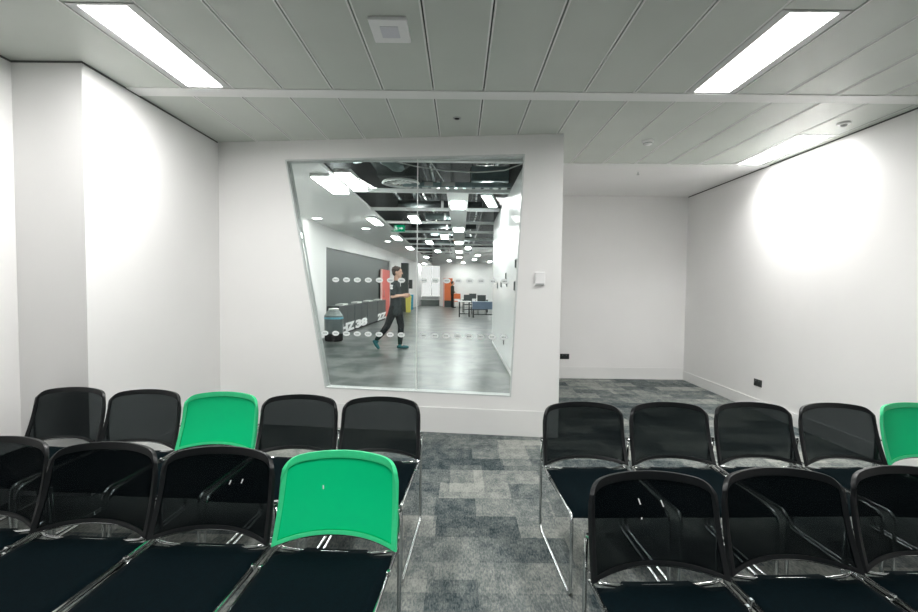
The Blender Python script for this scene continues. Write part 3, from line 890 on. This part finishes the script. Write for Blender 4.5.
def wheelie(lb, x, y, m, w):
    t = empty('recycling_bin', lb, 'bin', (x, y, 0), 0, 'slim recycling bins')
    bm = BM()
    a = [(-w*.42, -.16), (w*.42, -.16), (w*.42, .16), (-w*.42, .16)]
    vb = [bm.verts.new((p[0], p[1], .0)) for p in a]; vt = [bm.verts.new((p[0]*1.18, p[1]*1.15, .78)) for p in a]
    bm.faces.new(vb[::-1]); bm.faces.new(vt)
    for k in range(4): bm.faces.new((vb[k], vb[(k+1) % 4], vt[(k+1) % 4], vt[k]))
    obj('bin_body', bm, m, t, bevel=.012)
    obj('swing_lid', prism(BM(), [(-w/2-.01, -.2, .78), (-w/2-.01, .2, .78), (-w/2-.01, .14, .90), (-w/2-.01, -.14, .90)], (w+.02, 0, 0)), m, t, bevel=.01)
    obj('slot', B(-w*.3, w*.3, -.172, -.150, .82, .85), M['hole'], t)
wheelie('yellow recycling bin beside the dark pillar', -2.78, 25.55, M['yellow'], .27)
wheelie('blue recycling bin behind the yellow one', -2.96, 28.6, M['blue'], .27)
# self-glowing pane for the bright area in the far left recess, and bench
win2 = bpy.data.objects.new('window_2', None); COL.objects.link(win2); win2['kind'] = 'structure'
win2.location = (-2.15, YE-.2, 1.75)
obj('window_pane', B(-.76, .76, -.01, .03, -1.1, 1.2), emit('glowing_pane', (1, 1, .99), .18), win2)
bm = B(-.80, -.76, -.03, .04, -1.14, 1.24); box(bm, .76, .80, -.03, .04, -1.14, 1.24); box(bm, -.76, .76, -.03, .04, 1.2, 1.24); box(bm, -.76, .76, -.03, .04, -1.14, -1.1); box(bm, -.02, .02, -.03, .0, -1.1, 1.2)
obj('window_frame', bm, M['beam'], win2)
t = empty('wall_bench', 'low grey bench below the bright board at the far end', 'bench', (-2.15, 34.6, 0))
obj('seat', B(-.72, .70, -.25, .25, .33, .42), M['bench'], t, bevel=.02)
obj('bench_base', B(-.66, .64, -.2, .2, 0, .33), M['bench'], t)
# orange door, far person, red chair
t = empty('door_panel', 'orange door leaf standing behind the far person', 'door', (-.82, 32.6, 0))
obj('leaf', B(-.25, .30, -.02, .02, 0, 1.98), M['orange'], t)
obj('pale_edge', B(-.34, -.25, -.03, .03, 0, 1.98), M['pink'], t)
obj('leaf_foot', B(-.25, .30, -.026, -.02, 0, .45), M['darkcab'], t)
def plain_chair(lb, x, y, rot, m, name='side_chair', zs=.46):
    t = empty(name, lb, 'chair', (x, y, 0), rot, 'chairs at the far tables')
    obj('seat', B(-.22, .22, -.22, .22, zs-.03, zs+.02), m, t, bevel=.015)
    bm = BM(); n = 6
    for k in range(n):
        a0, a1 = -.22+.44*k/n, -.22+.44*(k+1)/n
        y0, y1 = .24-.5*a0*a0, .24-.5*a1*a1
        prism(bm, [(a0, y0, zs+.16), (a1, y1, zs+.16), (a1, y1+.03, zs+.50), (a0, y0+.03, zs+.50)], (0, .02, 0))
    obj('backrest', bm, m, t)
    for sx in (-1, 1):
        obj('leg', tube(BM(), [(sx*.19, -.19, zs-.03), (sx*.20, -.21, 0)], .012, 8), M['darksteel'], t)
        obj('leg', tube(BM(), [(sx*.19, .22, zs+.3), (sx*.19, .20, zs-.03), (sx*.20, .23, 0)], .012, 8), M['darksteel'], t)
    return t
t = plain_chair('red chair to the right of the far person', -.18, 31.0, PI, M['orange'])
# tables
def table(lb, x, y, w, d, m_top, panel=None, z=.74):
    t = empty('hall_table', lb, 'table', (x, y, 0), 0, 'tables at the far end of the hall')
    obj('table_top', B(-w/2, w/2, -d/2, d/2, z-.03, z), m_top, t, bevel=.005)
    if panel: obj('front_panel', B(-w/2+.02, w/2-.02, -d/2+.02, -d/2+.04, z-.34, z-.03), panel, t)
    for sx in (-1, 1):
        for sy in (-1, 1):
            obj('leg', tube(BM(), [(sx*(w/2-.08), sy*(d/2-.08), z-.03), (sx*(w/2-.08), sy*(d/2-.08), 0)], .028, 8), M['darksteel'], t)
    obj('rail', B(-w/2+.08, w/2-.08, -.02, .02, .12, .16), M['darksteel'], t)
table('blue-grey table with a deep front panel, nearest the glossy wall end', 1.25, 22.0, 1.4, .8, M['tablegrey'], M['tablegrey'])
table('pale table with thin dark legs left of the blue-grey one', .21, 22.4, .62, .8, M['tablelight'])
table('pale table farther back behind the pale-topped one', .85, 26.5, 1.5, .8, M['tablelight'])
plain_chair('dark chair behind the pale table in the far hall', .42, 24.6, 0, M['darkcab'], zs=.50)
plain_chair('dark chair behind the blue-grey table in the far hall', 1.13, 24.0, .1, M['darkcab'], zs=.50)
plain_chair('dark chair tucked behind the farthest pale table', .75, 28.6, -.1, M['darkcab'], zs=.50)

# small dark fittings on the glossy wall
for k, (y, z, hgt, lb) in enumerate(((8.45, 1.64, .12, 'dark wall pull, upper row, nearer the far end'), (7.0, 1.79, .14, 'dark wall pull, upper row, nearest the window'),
        (10.3, 1.47, .14, 'dark wall pull, lower row, farthest from the window'), (9.4, 1.50, .14, 'dark wall pull, lower row, second from the far end'),
        (8.3, 1.49, .10, 'dark wall pull, lower row, in the middle'), (7.1, 1.46, .15, 'dark wall pull, lower row, nearest the window'))):
    t = empty('wall_pull', lb + ' of the glossy wall', 'wall fitting', (.822, y, z), 0, 'dark pulls on the glossy wall')
    obj('mount', B(-.006, 0, -.03, .03, -hgt/2, hgt/2), M['bench'], t)
    obj('grip', tube(BM(), [(-.012, 0, -hgt/2+.01), (-.012, 0, hgt/2-.01)], .008, 8), M['darkcab'], t)
socket_l = empty('wall_socket', 'small dark socket low on the glossy hall wall', 'socket', (.822, 8.75, .42), PI/2)
obj('face_plate', B(-.06, .06, 0, .010, -.04, .04), M['black'], socket_l, bevel=.003)

# ------------------------------------------------------------------ people
def remesh(o, vox, it=4):
    r = o.modifiers.new('remesh', 'REMESH'); r.mode = 'VOXEL'; r.voxel_size = vox; r.use_smooth_shade = True
    s = o.modifiers.new('smooth', 'SMOOTH'); s.factor = .5; s.iterations = it
def chain(bm, pts):
    for (a, ra), (b, rb) in zip(pts, pts[1:]): capsule(bm, a, b, ra, rb)

def hand(bm, w, d, side, up):
    """palm, four unequal curled fingers and a thumb; d: pointing direction, side: across the palm, up: away from the palm face"""
    w, d, side, up = Vector(w), Vector(d).normalized(), Vector(side).normalized(), Vector(up).normalized()
    c = w + d*.045
    for k in range(4):
        r0 = w + d*.01 + side*(k-1.5)*.014
        r1 = w + d*.085 + side*(k-1.5)*.020
        capsule(bm, r0, r1, .016, .014, 8)
        l = (.040, .048, .044, .034)[k]
        m = r1 + d*l*.8 - up*.010
        capsule(bm, r1, m, .0105, .0095, 8)
        e = m + d*l*.35 - up*l*.6
        capsule(bm, m, e, .0095, .008, 8)
    th = w + d*.025 - side*.032
    t2 = th + d*.035 - side*.024 - up*.012
    capsule(bm, w+d*.012-side*.01, th, .015, .013, 8); capsule(bm, th, t2, .0125, .011, 8)
    capsule(bm, t2, t2 + d*.03 + side*.006 - up*.012, .011, .009, 8)

def head(bm, c, f, r=.095, k=1.0):
    """skull, jaw, nose, brow, lips and ears; f: facing direction in plan"""
    c, f = Vector(c), Vector(f).normalized(); s = Vector((-f.y, f.x, 0)); z = Vector((0, 0, 1))
    R = Matrix((f, s, z)).transposed()
    ellipsoid(bm, c+z*.02*k, (.100*k, .078*k, .105*k), R)
    ellipsoid(bm, c+f*.022*k-z*.055*k, (.070*k, .058*k, .070*k), R)
    ellipsoid(bm, c+f*.070*k-z*.098*k, (.022*k, .030*k, .018*k), R)          # chin
    capsule(bm, c+f*.092*k+z*.012*k, c+f*.112*k-z*.028*k, .010*k, .014*k, 8)  # nose
    ellipsoid(bm, c+f*.084*k+z*.026*k, (.016*k, .050*k, .010*k), R)           # brow
    ellipsoid(bm, c+f*.083*k-z*.062*k, (.014*k, .026*k, .010*k), R)           # lips
    for q in (-1, 1): ellipsoid(bm, c+s*q*.080*k-f*.008*k, (.020*k, .010*k, .032*k), R)

# the walker: 1.88 m, mid-stride towards the right of the photo, forearms raised
px, py = 0, 0
t = empty('person', 'person striding past the cabinets in dark tee and black trousers, forearms raised', 'person', (-1.46, 10.75, 0))
hipR, hipL = Vector((-.01, -.09, .97)), Vector((.02, .09, .97))
kR, aR, toeR = Vector((-.175, -.09, .53)), Vector((-.41, -.09, .205)), Vector((-.375, -.09, .035))
kL, aL, toeL = Vector((.115, .08, .53)), Vector((.095, .08, .10)), Vector((.265, .07, .035))
chest, neck, hd = Vector((.0, 0, 1.32)), Vector((.01, 0, 1.53)), Vector((.035, 0, 1.745))
shR, shL = Vector((-.01, -.185, 1.485)), Vector((.0, .185, 1.485))
elR, elL = Vector((-.04, -.235, 1.20)), Vector((.02, .23, 1.19))
wrR, wrL = Vector((.175, -.16, 1.225)), Vector((.20, .12, 1.22))
bm = BM()
for h_, k_, a_, to in ((hipR, kR, aR, toeR), (hipL, kL, aL, toeL)):
    chain(bm, [(h_, .085), (k_, .058), (a_, .040)])
    chain(bm, [(a_-Vector((.03, 0, .03)), .036), (to, .030)])
for q in (-1, 1):
    chain(bm, [(Vector((0, q*.08, 1.0)), .10), (Vector((0, q*.075, 1.16)), .085), (Vector((0, q*.095, 1.36)), .10), (Vector((0, q*.10, 1.45)), .07)])
chain(bm, [(Vector((0, 0, 1.45)), .07), (neck, .058), (Vector((.015, 0, 1.64)), .055)])
for s_, e_, w_ in ((shR, elR, wrR), (shL, elL, wrL)):
    chain(bm, [(s_, .058), (e_, .043), (w_, .029)])
head(bm, hd, (1, -.05, 0), k=1.06)
hand(bm, wrR, (1, .35, .1), (.1, 0, 1), (.3, -1, 0))
hand(bm, wrL, (1, -.3, .1), (.1, 0, 1), (.3, 1, 0))
body = obj('body', bm, M['skin'], t); remesh(body, .0085, 3)
bm = BM()
for q in (-1, 1):
    chain(bm, [(Vector((0, q*.075, .86)), .125), (Vector((0, q*.080, 1.0)), .125), (Vector((0, q*.078, 1.16)), .112), (Vector((0, q*.095, 1.36)), .122), (Vector((0, q*.10, 1.45)), .085)])
chain(bm, [(Vector((0, 0, 1.46)), .085), (neck, .066)])
for s_, e_ in ((shR, elR), (shL, elL)):
    chain(bm, [(s_, .078), (s_.lerp(e_, .78), .066)])
sh = obj('tee_shirt', bm, M['tee'], t); remesh(sh, .011, 4)
bm = BM()
for h_, k_, a_ in ((hipR, kR, aR), (hipL, kL, aL)):
    chain(bm, [(h_, .115), (h_.lerp(k_, .5), .092), (k_, .075), (k_.lerp(a_, .5), .066), (a_+Vector((0, 0, .02)), .050)])
tr = obj('trousers', bm, M['trousers'], t); remesh(tr, .011, 4)
for a_, to in ((aR, toeR), (aL, toeL)):
    bm = BM(); d = (to-a_)
    heel = a_ + Vector((-.035, 0, -.055)) if to is toeL else a_ + Vector((-.055, 0, -.03))
    chain(bm, [(a_+Vector((0, 0, -.02)), .047), (heel, .042)])
    chain(bm, [(heel, .042), (heel.lerp(to, .55), .045), (to, .034)])
    s = obj('shoe', bm, M['shoe'], t); remesh(s, .008, 3)
    b2 = BM(); n = Vector((0, 0, -.034)) if to is toeL else Vector((-.026, 0, -.022))
    chain(b2, [(heel+n*.85, .022), ((heel.lerp(to, .55))+n*.9, .026), (to+n*.55, .019)])
    s2 = obj('sole', b2, M['sole'], s); remesh(s2, .008, 2)
bm = BM()
ellipsoid(bm, hd+Vector((-.022, 0, .052)), (.112, .095, .092))
ellipsoid(bm, hd+Vector((-.060, 0, .0)), (.062, .086, .085))
for k in range(16):
    a = random.uniform(0, 2*PI); e = random.uniform(.2, 1.3)
    p = hd+Vector((-.02+.095*math.cos(a)*math.cos(e), .085*math.sin(a)*math.cos(e), .055+.085*math.sin(e)))
    ellipsoid(bm, p, (.024, .022, .018), u=8, v=6)
hr = obj('hair', bm, M['hair'], t); remesh(hr, .009, 2)
bm = BM()
for q in (-1, 1): ellipsoid(bm, hd+Vector((.092, q*.034, .012)), (.010, .013, .008), u=10, v=8)
obj('eyes', bm, M['hole'], t, smooth=True)
bm = BM()                                                        # pale print on the sleeve
for zc_ in (1.44, 1.385):
    prism(bm, [(-.055+.030*math.cos(a), -.262+.0, zc_+.026*math.sin(a)) for a in [2*PI*k/14 for k in range(14)]], (0, -.02, 0))
tag(obj('sleeve_print', bm, M['mark'], t), 'pale round print on the sleeve')

# far person standing beside the orange door
t = empty('person', 'small far person standing in dark clothes in front of the orange door', 'person', (-.50, 31.4, 0))
bm = BM()
for q in (-1, 1):
    chain(bm, [(Vector((0, q*.09, .95)), .085), (Vector((.02*q, q*.10, .50)), .058), (Vector((.04*q, q*.11, .09)), .04)])
    chain(bm, [(Vector((.04*q, q*.11, .05)), .036), (Vector((.04*q+.15, q*.12, .035)), .03)])
    chain(bm, [(Vector((0, q*.08, 1.0)), .10), (Vector((0, q*.10, 1.38)), .10)])
    chain(bm, [(Vector((0, q*.18, 1.42)), .055), (Vector((-.02, q*.23, 1.14)), .042), (Vector((.16, q*.17, 1.02)), .03)])
    hand(bm, (.16, q*.17, 1.02), (1, -.2*q, -.2), (0, -q, .3), (.2, 0, 1))
chain(bm, [(Vector((0, 0, 1.4)), .07), (Vector((.01, 0, 1.50)), .055), (Vector((.015, 0, 1.56)), .052)])
head(bm, (.03, 0, 1.635), (1, -.3, 0), k=.98)
remesh(obj('body', bm, M['skin'], t), .010, 3)
bm = BM()
for q in (-1, 1):
    chain(bm, [(Vector((0, q*.08, .92)), .125), (Vector((0, q*.10, 1.38)), .118)])
    chain(bm, [(Vector((0, q*.18, 1.42)), .075), (Vector((-.02, q*.23, 1.14)), .062), (Vector((.12, q*.19, 1.045)), .05)])
remesh(obj('jacket', bm, M['jacket'], t), .016, 3)
bm = BM()
for q in (-1, 1):
    chain(bm, [(Vector((0, q*.09, .93)), .115), (Vector((.02*q, q*.10, .50)), .078), (Vector((.04*q, q*.11, .11)), .06)])
remesh(obj('trousers', bm, M['trousers'], t), .016, 3)
for q in (-1, 1):
    bm = BM(); chain(bm, [(Vector((.02*q, q*.11, .05)), .045), (Vector((.04*q+.16, q*.12, .036)), .036)])
    remesh(obj('shoe', bm, M['trousers'], t), .012, 2)
bm = BM(); ellipsoid(bm, (.005, 0, 1.69), (.105, .088, .085)); ellipsoid(bm, (-.03, 0, 1.64), (.058, .08, .08))
remesh(obj('hair', bm, M['hair'], t), .012, 2)

# ------------------------------------------------------------------ world, camera, view
w = bpy.data.worlds.new('world'); scene.world = w; w.use_nodes = True
w.node_tree.nodes['Background'].inputs['Color'].default_value = (.5, .52, .52, 1)
w.node_tree.nodes['Background'].inputs['Strength'].default_value = .02

cam = bpy.data.cameras.new('camera'); co = bpy.data.objects.new('camera', cam); COL.objects.link(co)
cam.sensor_fit = 'HORIZONTAL'; cam.sensor_width = 36; cam.lens = 473.43/918*36
cam.clip_start = .02; cam.clip_end = 200
Rm = Matrix.Rotation(.0018, 4, 'Z') @ Matrix.Rotation(PI/2-.0421, 4, 'X') @ Matrix.Rotation(.0113, 4, 'Z')
co.matrix_world = Matrix.Translation((0, 0, 1.45)) @ Rm
scene.camera = co

vs_ = scene.view_settings
vs_.view_transform = 'Standard'; vs_.look = 'None'; vs_.gamma = 1; vs_.use_curve_mapping = False
vs_.exposure = 2.3
cy = scene.cycles
cy.max_bounces = 10; cy.diffuse_bounces = 6; cy.transparent_max_bounces = 16; cy.use_denoising = True
cy.sample_clamp_indirect = 6
